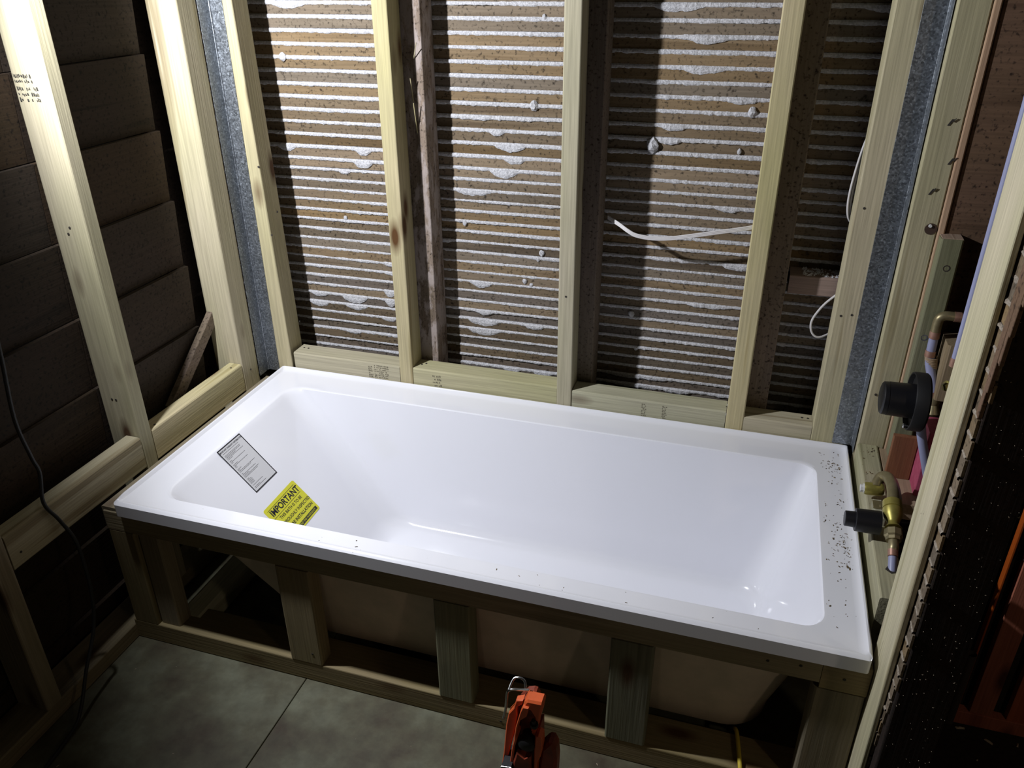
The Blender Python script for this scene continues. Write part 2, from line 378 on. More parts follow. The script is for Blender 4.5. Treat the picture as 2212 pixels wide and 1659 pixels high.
# loose crumbs of plaster stuck on the laths
for x, z, s in ((0.774, 0.789, .011), (0.045, 0.892, .010), (1.091, 0.705, .015), (1.325, 0.795, .011), (1.306, 0.70, .006), (1.065, 0.235, .008), (0.188, 0.445, .006), (0.47, .955, .005), (1.37, 1.008, .006), (0.80, 1.0, .006), (0.57, .46, .007), (1.085, .13, .006), (.80, .39, .008), (.79, .37, .006), (.75, .30, .007), (.77, .29, .005)):
    bm = bmesh.new(); bmesh.ops.create_icosphere(bm, subdivisions=2, radius=s)
    for v in bm.verts: v.co *= 1 + .45 * noise.noise(v.co * 140 + Vector((x * 30, z * 9, 0))); v.co.z *= 1.25
    mb = MB(); mb.add([(v.co.x + x, v.co.y * .7 + YL - s * .35, v.co.z + z) for v in bm.verts], [tuple(v.index for v in f.verts) for f in bm.faces]); bm.free()
    obj('plaster_crumb', mb, plaster, wall_back)

# ------------------------------------------------------------------ left wall: weatherboards
wall_left = struct('wall_left', (-.17, -.8, -.46))
zj = 1.295
while zj > -.5:
    zt, zb = zj, max(zj - .185, -.46)
    if zt - zb > .02:
        mb = MB(); k = rnd.uniform(-.002, .002)
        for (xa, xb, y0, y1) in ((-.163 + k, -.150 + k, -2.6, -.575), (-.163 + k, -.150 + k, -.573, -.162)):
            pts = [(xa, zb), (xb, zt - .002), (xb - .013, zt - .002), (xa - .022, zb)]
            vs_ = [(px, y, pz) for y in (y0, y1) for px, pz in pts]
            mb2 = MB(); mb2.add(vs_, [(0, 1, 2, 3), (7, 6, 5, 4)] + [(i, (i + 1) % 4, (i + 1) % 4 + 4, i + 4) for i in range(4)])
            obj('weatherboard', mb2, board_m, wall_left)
    zj -= .185
obj('corner_post', MB().box(-.27, -.19, -.16, -.06, -.46, 1.3, .003), board_m, wall_left)

# ------------------------------------------------------------------ right wall: end of lath wall, brown board
wall_right = struct('wall_right', (1.72, -.8, -.46))
z = -.455; i = 0
while z < .93:
    y0 = -.842 - .0025 * math.sin(i * 2.3) + .030 * min(1, max(0, (.02 - z) / .2)) - (.020 if z > .58 else 0)
    obj('lath', MB().box(1.6985, 1.7025, y0, -.690, z + .0025, z + .031, .0006), laths_m[rnd.choice((0, 1))], wall_right)
    obj('plaster_key', key_mb(z + .0335, .0050 if i % 3 else .0030, 200 + i, y0 + .004, -.690, 1.7005, .004, [], 1), plaster_mid, wall_right)
    z += .0335; i += 1
rr = random.Random(31)
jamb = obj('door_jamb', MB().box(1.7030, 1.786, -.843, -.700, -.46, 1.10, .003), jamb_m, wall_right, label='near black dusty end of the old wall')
mb = MB()
for k in range(260):
    x, z = rr.uniform(1.706, 1.785), rr.uniform(-.44, .75); s_ = rr.uniform(.0003, .0009); a = rr.uniform(0, 6.3); l = rr.uniform(.8, 3.2) if rr.random() < .25 else 1
    c_, d_ = math.cos(a) * s_, math.sin(a) * s_
    mb.add([(x - c_ * l, -.8432, z - d_ * l), (x + d_, -.8442, z - c_), (x + c_ * l, -.8434, z + d_ * l), (x - d_ * .6, -.8446, z + c_ * .6)], [(0, 1, 2), (0, 2, 3), (0, 3, 1), (1, 3, 2)])
obj('sawdust', mb, sawpale_m, jamb, kind='stuff')
obj('timber_board', MB().box(1.766, 2.10, -.057, -.024, .03, 1.35, .002), brown_m, wall_right, label='wide rough sawn brown board')
# splintered end of an old batten over the laths
mb = MB()
for k in range(5):
    y = -.850 - .010 * k; mb.beam((1.6955 - .0012 * (k % 2), y, .560 + .045 * k), (1.6950 - .001 * (k % 3), y - .016, .96), (.003, 0, 0), (0, .0062, .0015), .001)
obj('split_batten', mb, brown_m, wall_right)

# ------------------------------------------------------------------ framing
def ubeam(x0, x1, y0, y1, z0, z1, topshift=0.0, mid=0):
    return MB().beam(((x0 + x1) / 2, (y0 + y1) / 2, z0), ((x0 + x1) / 2 + topshift, (y0 + y1) / 2, z1), ((x1 - x0) / 2, 0, 0), (0, (y1 - y0) / 2, 0), .003, mid)
def nail_mb(pts):
    mb = MB()
    for (p, n) in pts: mb.lathe(p, n, [(-.001, .0001), (-.001, .003), (.0006, .003), (.0008, .0001)], 8)
    return mb
T = 1.32
# old rough uprights between laths and new studs
mbp = lambda x0, x1: ubeam(x0, x1, .075, .1545, -.46, T, 0)
for x0, x1, lb in ((.425, .501, 'old rough grey-brown upright right of the knotty stud'), (.905, .975, 'old dark upright behind the middle stud'), (1.38, 1.463, 'old dark rough upright right of the greyish stud')):
    o = obj('old_upright', mbp(x0, x1), smear_m if x0 < .6 else old_v, None); tag(o, lb, 'old stud')
back_frame = thing('back_wall_frame', 'pale treated pine stud frame behind the bath in front of the lath wall', 'stud frame', (0.8, .045, -.46))
studs = []
studs.append(obj('stud', ubeam(-.020, .044, 0, .072, -.46, T, -.036), pine[2], back_frame, label='left corner stud beside the left steel strip'))
obj('stud', ubeam(.4045, .4475, 0, .072, -.46, T, 0), pine[2], back_frame, label='stud with large pale knot, second from the left')
obj('stud', ubeam(.891, .934, 0, .072, -.46, T, -.004), pine[2], back_frame, label='middle stud rising behind the bath')
obj('stud', ubeam(1.360, 1.4065, 0, .072, -.46, T, .003), pine[2], back_frame, label='greyish stud where the white cable ends')
obj('stud', ubeam(1.581, 1.664, .0, .072, -.46, T, .001), pine[2], back_frame, label='yellowish stud beside the right steel strip')
for x0, x1, zt, d in ((.0445, .404, .050, .068), (.448, .8905, .052, .068), (.935, 1.3595, .048, .068), (1.407, 1.5805, .040, .066)):
    obj('nogging', MB().box(x0, x1, .001, d, zt - .09, zt, .004), pgreen[0] if x0 > .4 and x0 < 1.4 else pine[0], back_frame)
def ink_rows(o, u, v, nrm, rows, wid, hgt, seed, m, parent, dens=.75):
    """smudged mill stamp: short worn strokes lying on the timber face"""
    rr = random.Random(seed); mb = MB(); o, u, v, nrm = map(Vector, (o, u, v, nrm))
    for r in range(rows):
        x = 0
        while x < wid:
            w_ = rr.uniform(.0012, .0045)
            if rr.random() < dens:
                h0 = r * hgt + rr.uniform(0, hgt * .25); h1 = r * hgt + hgt * rr.uniform(.45, .78)
                a = o + u * x + v * h0 + nrm * .0005
                mb.add([a, a + u * w_, a + u * (w_ * rr.uniform(.6, 1)) + v * (h1 - h0), a + v * (h1 - h0)], [(0, 1, 2, 3)])
            x += w_ + rr.uniform(.0006, .002)
    return obj('ink_stamp', mb, m, parent)
ink_rows((.320, .001, -.005), (1, 0, 0), (0, 0, 1), (0, -1, 0), 8, .045, .0065, 3, ink_soft, back_frame, .85)
ink_rows((.300, .001, -.005), (1, 0, 0), (0, 0, 1), (0, -1, 0), 7, .012, .0065, 4, ink_soft, back_frame, .95)
ink_rows((.510, .001, -.010), (1, 0, 0), (0, 0, 1), (0, -1, 0), 5, .026, .0100, 5, ink_soft, back_frame, .8)
ink_rows((1.133, .001, .000), (1, 0, 0), (0, 0, 1), (0, -1, 0), 8, .010, .0050, 6, ink_soft, back_frame, .95)
ink_rows((1.190, .001, .000), (1, 0, 0), (0, 0, 1), (0, -1, 0), 8, .010, .0050, 8, ink_soft, back_frame, .95)
nails = []
for x, z in ((.060, .0505), (.075, .0505), (.465, .0525), (.475, .0525), (1.36, .048), (1.57, .0405), (1.555, .0405)): nails.append(((x, .03 + .01 * (x % .02 > .01), z), (0, 0, 1)))
for x, z in ((.02, .62), (.030, .425), (.91, .33), (1.62, .36), (1.596, .355), (1.60, .62)): nails.append(((x, -.0002, z), (0, -1, 0)))
nails.append(((.027, .05, .48), (1, 0, 0))); nails.append(((.044, .06, .13), (1, 0, 0)))
for (x0, z0, x1, z1) in ((.478, .905, .496, .945), (.470, .80, .474, .86), (.476, .72, .479, .80)):
    tag_s = obj('splinter', MB().beam((x0, .073, z0), (x1, .052, z1), (.0009, 0, 0), (0, .0012, 0), .0002), pine[2], bpy.data.objects['old_upright'])
obj('nail_head', nail_mb(nails), nailhole, back_frame, kind='stuff')

left_frame = thing('left_wall_frame', 'treated pine stud frame along the left wall with mill stamp on its front stud', 'stud frame', (-.1, -.55, -.46))
XL = -.055
st1 = obj('stud', MB().box(-.147, XL, -.572, -.530, -.415, T, .004), pine[2], left_frame, label='brightly lit stud with a black mill stamp')
obj('stud', MB().box(-.147, XL, -.128, -.05, -.415, T, .004), pine[2], left_frame, label='stud in the back left corner')
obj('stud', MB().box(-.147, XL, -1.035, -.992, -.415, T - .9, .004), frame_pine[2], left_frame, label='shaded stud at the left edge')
obj('nogging', MB().box(-.100, XL, -.529, -.130, -.035, .056, .005), pine[1], left_frame)
obj('nogging', MB().box(-.100, XL, -.991, -.5735, -.032, .058, .005), pine[1], left_frame)
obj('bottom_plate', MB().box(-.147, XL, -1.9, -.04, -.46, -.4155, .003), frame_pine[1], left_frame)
ink_rows((-.140, -.5725, .905), (1, 0, 0), (0, 0, 1), (0, -1, 0), 2, .046, .010, 21, ink, left_frame, .8)
ink_rows((-.139, -.5725, .868), (1, 0, 0), (0, 0, 1), (0, -1, 0), 3, .052, .011, 22, ink, left_frame, .7)
obj('nail_head', nail_mb([((-.10, -.5723, .60), (0, -1, 0)), ((-.108, -.5723, .585), (0, -1, 0)), ((-.1, -.5723, .16), (0, -1, 0)), ((-.112, -.5723, .16), (0, -1, 0)), ((-.07, -.16, .0565), (0, 0, 1)), ((-.08, -.515, .0565), (0, 0, 1)), ((-.065, -.505, .0565), (0, 0, 1)), ((XL + .0003, -.965, .0), (1, 0, 0)), ((XL + .0003, -.09, .02), (1, 0, 0))]), nailhole, left_frame, kind='stuff')
obj('ledger_strip', MB().box(XL, -.006, -.740, -.02, -.1045, -.036, .002), frame_pine[1], left_frame)

right_frame = thing('right_wall_frame', 'treated pine stud frame along the right wall holding the taps', 'stud frame', (1.72, -.4, -.46))
obj('stud', ubeam(1.687, 1.748, -.060, -.012, -.46, T), pine[2], right_frame, label='stud with staples and a round knot hole beside the right steel strip')
obj('stud', ubeam(1.687, 1.697, -.814, -.702, -.46, T, -.003), pine[2], right_frame, label='wide end stud nearest the camera with a long split')
obj('packing_strip', ubeam(1.7490, 1.7640, -.0625, -.015, -.04, T), timber('peach_ply_edge', 2, (0.46, 0.30, 0.20), (0.36, 0.22, 0.14), knots=False), right_frame)
obj('nogging', MB().box(1.687, 1.7345, -.6395, -.0605, -.046, .044, .004), pgreen[1], right_frame)
obj('bottom_plate', MB().box(1.687, 1.765, -.6395, -.0605, -.46, -.415, .003), frame_pine[1], right_frame)
obj('trim_block', MB().box(1.695, 1.715, -.405, -.335, .0445, .064, .002), pgreen[1], right_frame)
mb = MB()
for x, z, a in ((1.724, .823, .5), (1.742, .745, .6), (1.719, .680, .3)):
    mb.beam((x - .004, -.0606, z - .006), (x + .003, -.0606, z + .007), (.0022, 0, 0), (0, .0008, 0), .0003)
    mb.beam((x + .003, -.062, z + .002), (x + .010 * a + .003, -.063, z + .009), (.0009, 0, 0), (0, .0012, 0), .0003)
obj('staple', mb, nailhole, right_frame, kind='stuff')
mb = MB().lathe((1.7345, -.0612, .60), (0, 1, 0), [(0, .0001), (0, .0125), (.004, .0125)], 20)
obj('knot', mb, simple('dark_brown_knot', (.05, .028, .018), rough=.7), right_frame)
mb = MB().lathe((1.732, -.0635, .607), (0, 1, 0), [(-.001, .0005), (-.001, .0032), (.002, .0040)], 10)
obj('nail_head', mb, white_pl, right_frame)
mb = MB().beam((1.6866, -.722, -.05), (1.6862, -.727, .66), (.0003, 0, 0), (0, .0011, 0), .0001)
mb.beam((1.6866, -.740, -.15), (1.6862, -.742, .42), (.0003, 0, 0), (0, .0006, 0), .0001)
obj('split', mb, nailhole, right_frame)
obj('nail_head', nail_mb([((1.6862, -.755, .50), (-1, 0, 0)), ((1.6864, -.765, .33), (-1, 0, 0)), ((1.6864, -.750, .32), (-1, 0, 0)), ((1.702, -.0612, .185), (0, -1, 0))]), nailhole, right_frame, kind='stuff')

short = thing('short_post', 'short greenish grey timber with two screws beside the shower pipe', 'timber post', (1.782, -.045, -.04))
obj('post', MB().box(1.753, 1.798, -.096, -.0635, -.04, .590, .004), grey_green, short)
obj('sawn_top', MB().box(1.755, 1.796, -.093, -.056, .590, .592), pale_pad, short)
for z, x in ((.526, 1.777), (.360, 1.768)):
    mb = MB().lathe((x, -.0955, z), (0, -1, 0), [(-.001, .0001), (-.001, .0075), (.0008, .0075), (.001, .006), (-.0003, .003), (-.0003, .0001)], 18)
    obj('screw_head', mb, screw_m, short)

def flange(name, label, corner, sx, z0, z1, wx, wy, t=.0012):
    a = thing(name, label, 'steel angle', (corner, -.01, z0), 'folded steel corner strips')
    # on the back studs, and along the side wall
    x0, x1 = sorted((corner, corner + sx * wx))
    obj('back_flange', MB().beam(((x0 + x1) / 2, -.0014, z0), ((x0 + x1) / 2, -.0014, z1), ((x1 - x0) / 2, 0, 0), (0, t / 2, 0), .0003), galv_m, a)
    obj('side_flange', MB().beam((corner + sx * .0008, -wy / 2 - .001, z0), (corner + sx * .0008, -wy / 2 - .001, z1), (t / 2, 0, 0), (0, wy / 2, 0), .0003), galv_m, a)
    obj('fold', MB().tube([(corner + sx * .0018, -.0035, z0), (corner + sx * .0018, -.0035, z1)], .0022, 10), galv_m, a)
    return a
fl = flange('steel_corner_strip', 'galvanised steel strip folded into the back left corner', -.0535, 1, -.02, T, .040, .050)
fr_ = flange('steel_corner_strip', 'galvanised steel strip folded into the back right corner', 1.6845, -1, .002, T, .050, .040)
fr_['group'] = fl['group'] = 'folded steel corner strips'
obj('dent', MB().lathe((1.652, -.0022, .045), (0, -1, 0), [(-.0008, .0001), (-.0004, .004), (-.0004, .0062)], 16), simple('dark_scuff', (.12, .13, .14), rough=.6), fr_)

# plaster smears on the first one
# old diagonal brace on the left wall
o = obj('diagonal_brace', MB().beam((-.135, -.36, .015), (-.135, -.100, .215), (0, -.012, .014), (.010, 0, 0), .002), timber('weathered_grey_brace', 1, (0.20, 0.155, 0.125), (0.11, 0.085, 0.065), rough=.95, knots=False, dirt=.6), None)
tag(o, 'weathered diagonal brace low behind the left stud frame', 'brace')
o = thing('hardwood_block', 'dusty pinkish hardwood block between old upright and right corner stud', 'timber block', (1.53, .14, .365))
obj('block', MB().box(1.469, 1.620, .085, .153, .368, .418, .003), timber('dusty_pink_hardwood', 0, (0.30, 0.21, 0.18), (0.20, 0.13, 0.11), knots=False, rough=.9), o)
mb = MB(); rr = random.Random(4)
for k in range(170):
    x = rr.uniform(1.50, 1.615); y = rr.uniform(.089, .150); s = rr.uniform(.0015, .0045)
    mb.add([(x - s, y - s, .418), (x + s, y - s * .7, .418), (x + s * .4, y + s, .418), (x, y, .418 + s * 1.1)], [(0, 1, 3), (1, 2, 3), (2, 0, 3)])
obj('plaster_dust', mb, plaster, o, kind='stuff')

# ------------------------------------------------------------------ the bath
bath = thing('bathtub', 'white rectangular drop-in bathtub with stickers still on its sloping end', 'bathtub', (0.84, -.378, -.42))
W = .756; L_ = 1.675
def rrect(x0, x1, y0, y1, rl, rr_, z, n=8):
    """rounded rectangle, separate radii at the left and right ends; z may be a function"""
    pts = []
    for cx, cy, a0, r in ((x1 - rr_, y1 - rr_, 0, rr_), (x0 + rl, y1 - rl, 90, rl), (x0 + rl, y0 + rl, 180, rl), (x1 - rr_, y0 + rr_, 270, rr_)):
        for k in range(n + 1):
            a = math.radians(a0 + 90 * k / n); pts.append((cx + r * math.cos(a), cy + r * math.sin(a)))
    # subdivide long sides so smooth shading stays even
    out = []; m = len(pts)
    for i, p in enumerate(pts):
        out.append(p); q = pts[(i + 1) % m]
        if (i + 1) % (n + 1) == 0:
            for t in (.04, .12, .3, .5, .7, .88, .96): out.append((p[0] + (q[0] - p[0]) * t, p[1] + (q[1] - p[1]) * t))
    return [(x, y, z(x, y) if callable(z) else z) for x, y in out]
def loft(rings, cap=False):
    mb = MB(); n = len(rings[0]); vs_ = [p for r in rings for p in r]
    fs = [(i * n + k, i * n + (k + 1) % n, (i + 1) * n + (k + 1) % n, (i + 1) * n + k) for i in range(len(rings) - 1) for k in range(n)]
    if cap: fs.append(tuple((len(rings) - 1) * n + k for k in range(n)))
    return mb.add(vs_, fs, True)
LG = -.0085
def up(h):     # tiling bead on the back and both ends, none along the front
    return lambda x, y: LG + (h - LG) * min(1, max(0, (y + .752) / .010))
rings = []
rings.append(rrect(.012, L_ - .012, -W + .012, -.012, .004, .004, -.040))
rings.append(rrect(.0025, L_ - .0025, -W + .0025, -.0025, .006, .006, -.0445))
rings.append(rrect(.000, L_, -W, 0, .007, .007, -.043))
rings.append(rrect(.000, L_, -W, 0, .007, .007, -.0165))
rings.append(rrect(.000, L_, -W, 0, .007, .007, lambda x, y: up(-.003)(x, y) - (.0025 if y < -.753 else 0)))
rings.append(rrect(.0012, L_ - .0012, -W + .0015, -.0012, .006, .006, lambda x, y: up(-.001)(x, y) - (.0012 if y < -.75 else 0)))
rings.append(rrect(.003, L_ - .003, -W + .004, -.003, .006, .006, up(0)))
rings.append(rrect(.0065, L_ - .0065, -W + .0075, -.0065, .006, .006, up(-.0005)))
rings.append(rrect(.0085, L_ - .0085, -W + .009, -.0085, .008, .008, up(-.0025)))
rings.append(rrect(.0125, L_ - .014, -W + .012, -.015, .010, .010, up(-.0068)))
rings.append(rrect(.020, L_ - .024, -W + .018, -.026, .014, .014, LG))
X0, X1, Y0, Y1 = .093, 1.594, -.697, -.108
rings.append(rrect(X0 - .012, X1 + .006, Y0 - .006, Y1 + .012, .055, .045, LG))
rings.append(rrect(X0 - .004, X1 + .0015, Y0 - .0015, Y1 + .003, .055, .045, LG - .0006))
rings.append(rrect(X0, X1, Y0, Y1, .055, .045, LG - .003))
ZF = -.378; dep = LG - ZF
def inner(t, ex=0.0, extra=0.0):
    """t 0 at the lip, 1 at the floor"""
    x0 = X0 + .345 * t; x1 = X1 - .085 * t ** 1.1; y0 = Y0 + .070 * t; y1 = Y1 - .082 * t
    return x0 + ex, x1 - ex, y0 + ex, y1 - ex
rings.append(rrect(*inner(.03), .055, .046, LG - dep * .04))
for t in (.15, .35, .55, .72, .84): rings.append(rrect(*inner(t), .055 + .02 * t, .046 + .03 * t, LG - dep * t))
fil = .030
for a in (0, 22, 45, 67, 90):
    s_ = math.sin(math.radians(a)); c_ = math.cos(math.radians(a))
    zz = ZF + fil * (1 - s_); t = (LG - zz) / dep
    rings.append(rrect(*inner(t, fil * (1 - c_) * .95), .07, .075, zz))
rings.append(rrect(*inner(1.0, .10), .05, .05, ZF - .002))
rings.append(rrect(*inner(1.0, .16), .03, .03, ZF - .003))
obj('tub_shell', loft(rings, True), acrylic, bath, angle=34)
# rough glass-fibre outside of the tub
u = [rrect(.014, L_ - .014, -W + .014, -.014, .01, .01, -.0385), rrect(X0 - .02, X1 + .02, Y0 - .02, Y1 + .02, .06, .06, -.034)]
for t in (.1, .3, .5, .7, .86):
    x0, x1, y0, y1 = inner(t); o_ = .016
    u.append(rrect(x0 - o_ - .05 * max(0, t - .2), x1 + o_, y0 - o_, y1 + o_, .08, .07 + .03 * t, LG - dep * t - .012))
for a in (20, 45, 70, 90):
    s_ = math.sin(math.radians(a)); c_ = math.cos(math.radians(a)); f2 = .055
    x0, x1, y0, y1 = inner(.95); o_ = .016 - f2 * (1 - c_)
    u.append(rrect(x0 - o_ - .04, x1 + o_ * 1.6, y0 - o_, y1 + o_, .10, .10, -.415 + f2 * (1 - s_) * .75))
obj('tub_underside', loft(u, True), fibre, bath, angle=80, label='rough beige glass-fibre underside')

# stickers on the sloping end
P0 = Vector((X0, 0, LG)); SD = Vector((.345, 0, -dep)).normalized(); NR = Vector((dep, 0, .345)).normalized()
def sp(y, s, h=0.0): return P0 + SD * s + Vector((0, y, 0)) + NR * h
def quad(mb, pts, h, thick=.0003):
    a = [sp(y, s, h) for y, s in pts]; b = [sp(y, s, h - thick) for y, s in pts]; n = len(a)
    mb.add(a + b, [tuple(range(n)), tuple(range(2 * n - 1, n - 1, -1))] + [(i, (i + 1) % n, (i + 1) % n + n, i + n) for i in range(n)])
def text_obj(name, s, size, y, sl, rot, parent, bold=0.0, sx=1.0, m=None, h=.0012):
    """flat lettering on the slope: reads along +y, top of letters up the slope"""
    cu = bpy.data.curves.new(name, 'FONT'); cu.body = s; cu.size = size; cu.offset = bold; cu.align_x = 'CENTER'; cu.align_y = 'CENTER'; cu.resolution_u = 3
    t = bpy.data.objects.new(name, cu); C.objects.link(t)
    bpy.context.view_layer.update()
    me = bpy.data.meshes.new_from_object(t.evaluated_get(bpy.context.evaluated_depsgraph_get()))
    bpy.data.objects.remove(t); bpy.data.curves.remove(cu)
    c, sn = math.cos(rot), math.sin(rot)
    for v in me.vertices:
        a, b = v.co.x * sx, v.co.y; a, b = a * c - b * sn, a * sn + b * c
        p = sp(y + a, sl - b, h); v.co = (p.x, p.y, p.z + H)
    me.materials.clear(); me.materials.append(m or print_k)
    o = bpy.data.objects.new(name, me); C.objects.link(o); o.parent = parent
    return o
# yellow notice
mb = MB(); YC, SC, YW, YH, ROT = -.4405, .2535, .151, .110, .015
def yp(a, b): c, s_ = math.cos(ROT), math.sin(ROT); return (YC + a * c - b * s_, SC - (a * s_ + b * c))
def ylist(w_, h_, r): 
    out = []
    for cx, cy, a0 in ((w_ / 2 - r, h_ / 2 - r, 0), (-w_ / 2 + r, h_ / 2 - r, 90), (-w_ / 2 + r, -h_ / 2 + r, 180), (w_ / 2 - r, -h_ / 2 + r, 270)):
        for k in range(5): a = math.radians(a0 + 22.5 * k); out.append(yp(cx + r * math.cos(a), cy + r * math.sin(a)))
    return out
quad(mb, ylist(YW, YH, .006), .0009, .0006)
yl_ = obj('warning_sticker', mb, paper_y, bath, label='yellow IMPORTANT notice sticker')
mb = MB()
for b0, b1, a0, a1 in ((.0445, .0455, -.066, .066), (.0175, .0185, -.066, .066), (-.050, -.040, -.062, .068)):
    quad(mb, [yp(a0, b0), yp(a1, b0), yp(a1, b1), yp(a0, b1)], .0012, .0002)
obj('printed_rules', mb, print_k, yl_)
for s, size, b, bold, sx in (('IMPORTANT', .0255, .031, .0007, .93), ('THIS BATH IS TO BE', .0125, .0075, .0002, .95), ('THOROUGHLY INSPECTED', .0125, -.0095, .0002, .95), ('BEFORE INSTALLATION', .0125, -.0265, .00035, .98)):
    y_, s_ = yp(0, b); text_obj('lettering', s, size, y_ + .003, s_, -ROT * 0, yl_, bold, sx)
y_, s_ = yp(.004, -.045); text_obj('lettering', 'FAILURE TO DO SO MAY VOID THE WARRANTY'[14:], .0080, y_, s_, 0, yl_, 0, 1.0, paper_y, .0014)
# warranty sheet
mb = MB(); WC, WS, WW, WH = -.4365, .0785, .101, .148
quad(mb, [(WC - WW / 2, WS + WH / 2), (WC + WW / 2, WS + WH / 2), (WC + WW / 2, WS - WH / 2), (WC - WW / 2, WS - WH / 2)], .0008, .0005)
wl = obj('warranty_sticker', mb, paper_w, bath, label='white sheet of small print with black border')
mb = MB(); t_ = .0030
for y0, y1, s0, s1 in ((WC - WW / 2, WC + WW / 2, WS - WH / 2, WS - WH / 2 + t_), (WC - WW / 2, WC + WW / 2, WS + WH / 2 - t_, WS + WH / 2), (WC - WW / 2, WC - WW / 2 + t_, WS - WH / 2, WS + WH / 2), (WC + WW / 2 - t_, WC + WW / 2, WS - WH / 2, WS + WH / 2)):
    quad(mb, [(y0, s0), (y1, s0), (y1, s1), (y0, s1)], .0011, .0002)
obj('printed_border', mb, print_k, wl)
text_obj('lettering', 'IMPORTANT WARRANTY INFORMATION', .0066, WC, WS - WH / 2 + .0095, 0, wl, .0001, .78)
mb = MB(); rr = random.Random(9); s0 = WS - WH / 2 + .0155
rows = [.82, 0, .80, .78, .5, .85, .25, 0, .12, .78, .1, 0, .24, .75, .1, .08, 0, .2, .1, .85, .6, 0, .08, .72, .3, .8, .7, 0, .1, .2, .2, .2, .2, .2, 0, .55, 0, .3, .6]
for r_ in rows:
    if r_:
        y = WC - WW / 2 + .009; e = y + (WW - .018) * r_
        while y < e:
            w_ = rr.uniform(.002, .007); quad(mb, [(y, s0), (min(y + w_, e), s0), (min(y + w_, e), s0 + .0008), (y, s0 + .0008)], .0011, .0001); y += w_ + .0009
    s0 += .0032
obj('small_print', mb, print_k, wl, kind='stuff')

# debris on the right-hand ledge and in the tub
def chips(area, n, seed, zf, smin=.0006, smax=.0024, clusters=()):
    rr = random.Random(seed); mb = MB()
    for k in range(n):
        if clusters and rr.random() < .72:
            cx, cy, sx_, sy_ = rr.choice(clusters); x, y = rr.gauss(cx, sx_), rr.gauss(cy, sy_)
        else: x, y = rr.uniform(area[0], area[1]), rr.uniform(area[2], area[3])
        if not (area[0] <= x <= area[1] and area[2] <= y <= area[3]): continue
        s = rr.uniform(smin, smax) * (1.8 if rr.random() < .12 else 1); a = rr.uniform(0, 6.3); l = rr.uniform(.8, 2.4); z = zf(x, y)
        c, d = math.cos(a), math.sin(a); P = lambda p, q, h: (x + (p * c - q * d) * s, y + (p * d + q * c) * s, z + h * s)
        mb.add([P(-l, -.6, 0), P(l, -.5, 0.1), P(l * .8, .6, 0), P(-l * .9, .5, .1), P(0, 0, .9)], [(0, 1, 4), (1, 2, 4), (2, 3, 4), (3, 0, 4), (3, 2, 1, 0)])
    return mb
o = obj('wood_chips', chips((1.60, 1.662, -.74, -.03), 210, 1, lambda x, y: LG + .0002, .0005, .0017, clusters=((1.635, -.10, .012, .02), (1.648, -.455, .007, .035), (1.640, -.42, .010, .05), (1.64, -.27, .012, .10))), sawdust_m)
tag(o, 'scattered wood chips on the right ledge of the bath', 'debris', kind='stuff')
o = obj('wood_chips', chips((1.688, 1.733, -.33, -.065), 50, 2, lambda x, y: .0443, .0005, .0018, clusters=((1.71, -.09, .012, .012), (1.71, -.25, .015, .05))), sawdust_m)
tag(o, 'wood chips on the nogging top in the right corner', 'debris', kind='stuff')
o = obj('wood_chips', chips((.2, 1.62, -.752, -.703), 26, 3, lambda x, y: LG + .0002, .0004, .0012), sawdust_m)
tag(o, 'a few wood crumbs along the front ledge of the bath', 'debris', kind='stuff')
rr = random.Random(5)

# ------------------------------------------------------------------ timber cradle under the bath
cradle = thing('bath_cradle', 'low timber cradle frame carrying the front of the bath', 'timber frame', (.8, -.71, -.46))
FY = -.742
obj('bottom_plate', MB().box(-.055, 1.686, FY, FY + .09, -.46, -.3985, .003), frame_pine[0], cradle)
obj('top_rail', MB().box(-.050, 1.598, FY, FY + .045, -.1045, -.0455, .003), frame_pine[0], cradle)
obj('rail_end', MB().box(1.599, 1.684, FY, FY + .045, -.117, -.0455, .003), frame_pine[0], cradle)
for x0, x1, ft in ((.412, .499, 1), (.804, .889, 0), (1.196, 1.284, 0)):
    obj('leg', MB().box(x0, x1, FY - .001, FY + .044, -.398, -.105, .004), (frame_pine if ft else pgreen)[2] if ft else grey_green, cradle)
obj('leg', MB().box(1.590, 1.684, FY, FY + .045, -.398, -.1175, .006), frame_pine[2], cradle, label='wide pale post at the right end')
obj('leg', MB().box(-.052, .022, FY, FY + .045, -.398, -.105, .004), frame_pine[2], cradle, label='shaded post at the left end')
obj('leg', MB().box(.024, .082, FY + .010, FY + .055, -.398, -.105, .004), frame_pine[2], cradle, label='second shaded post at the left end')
obj('bearer', MB().box(.040, .115, -.690, -.03, -.46, -.395, .012), timber('brightened_bearer_timber', 1, (.72, .68, .50), (.6, .55, .38)), cradle, label='brightened bearer running back under the sloping end')  # timber colour raised to stand in for light falling on the bearer
obj('nail_head', nail_mb([((.476, FY - .0012, -.365), (0, -1, 0)), ((.955, FY - .0002, -.435), (0, -1, 0)), ((1.50, FY - .0002, -.075), (0, -1, 0)), ((1.56, FY - .0002, -.07), (0, -1, 0)), ((1.64, FY - .0002, -.082), (0, -1, 0))]), nailhole, cradle, kind='stuff')

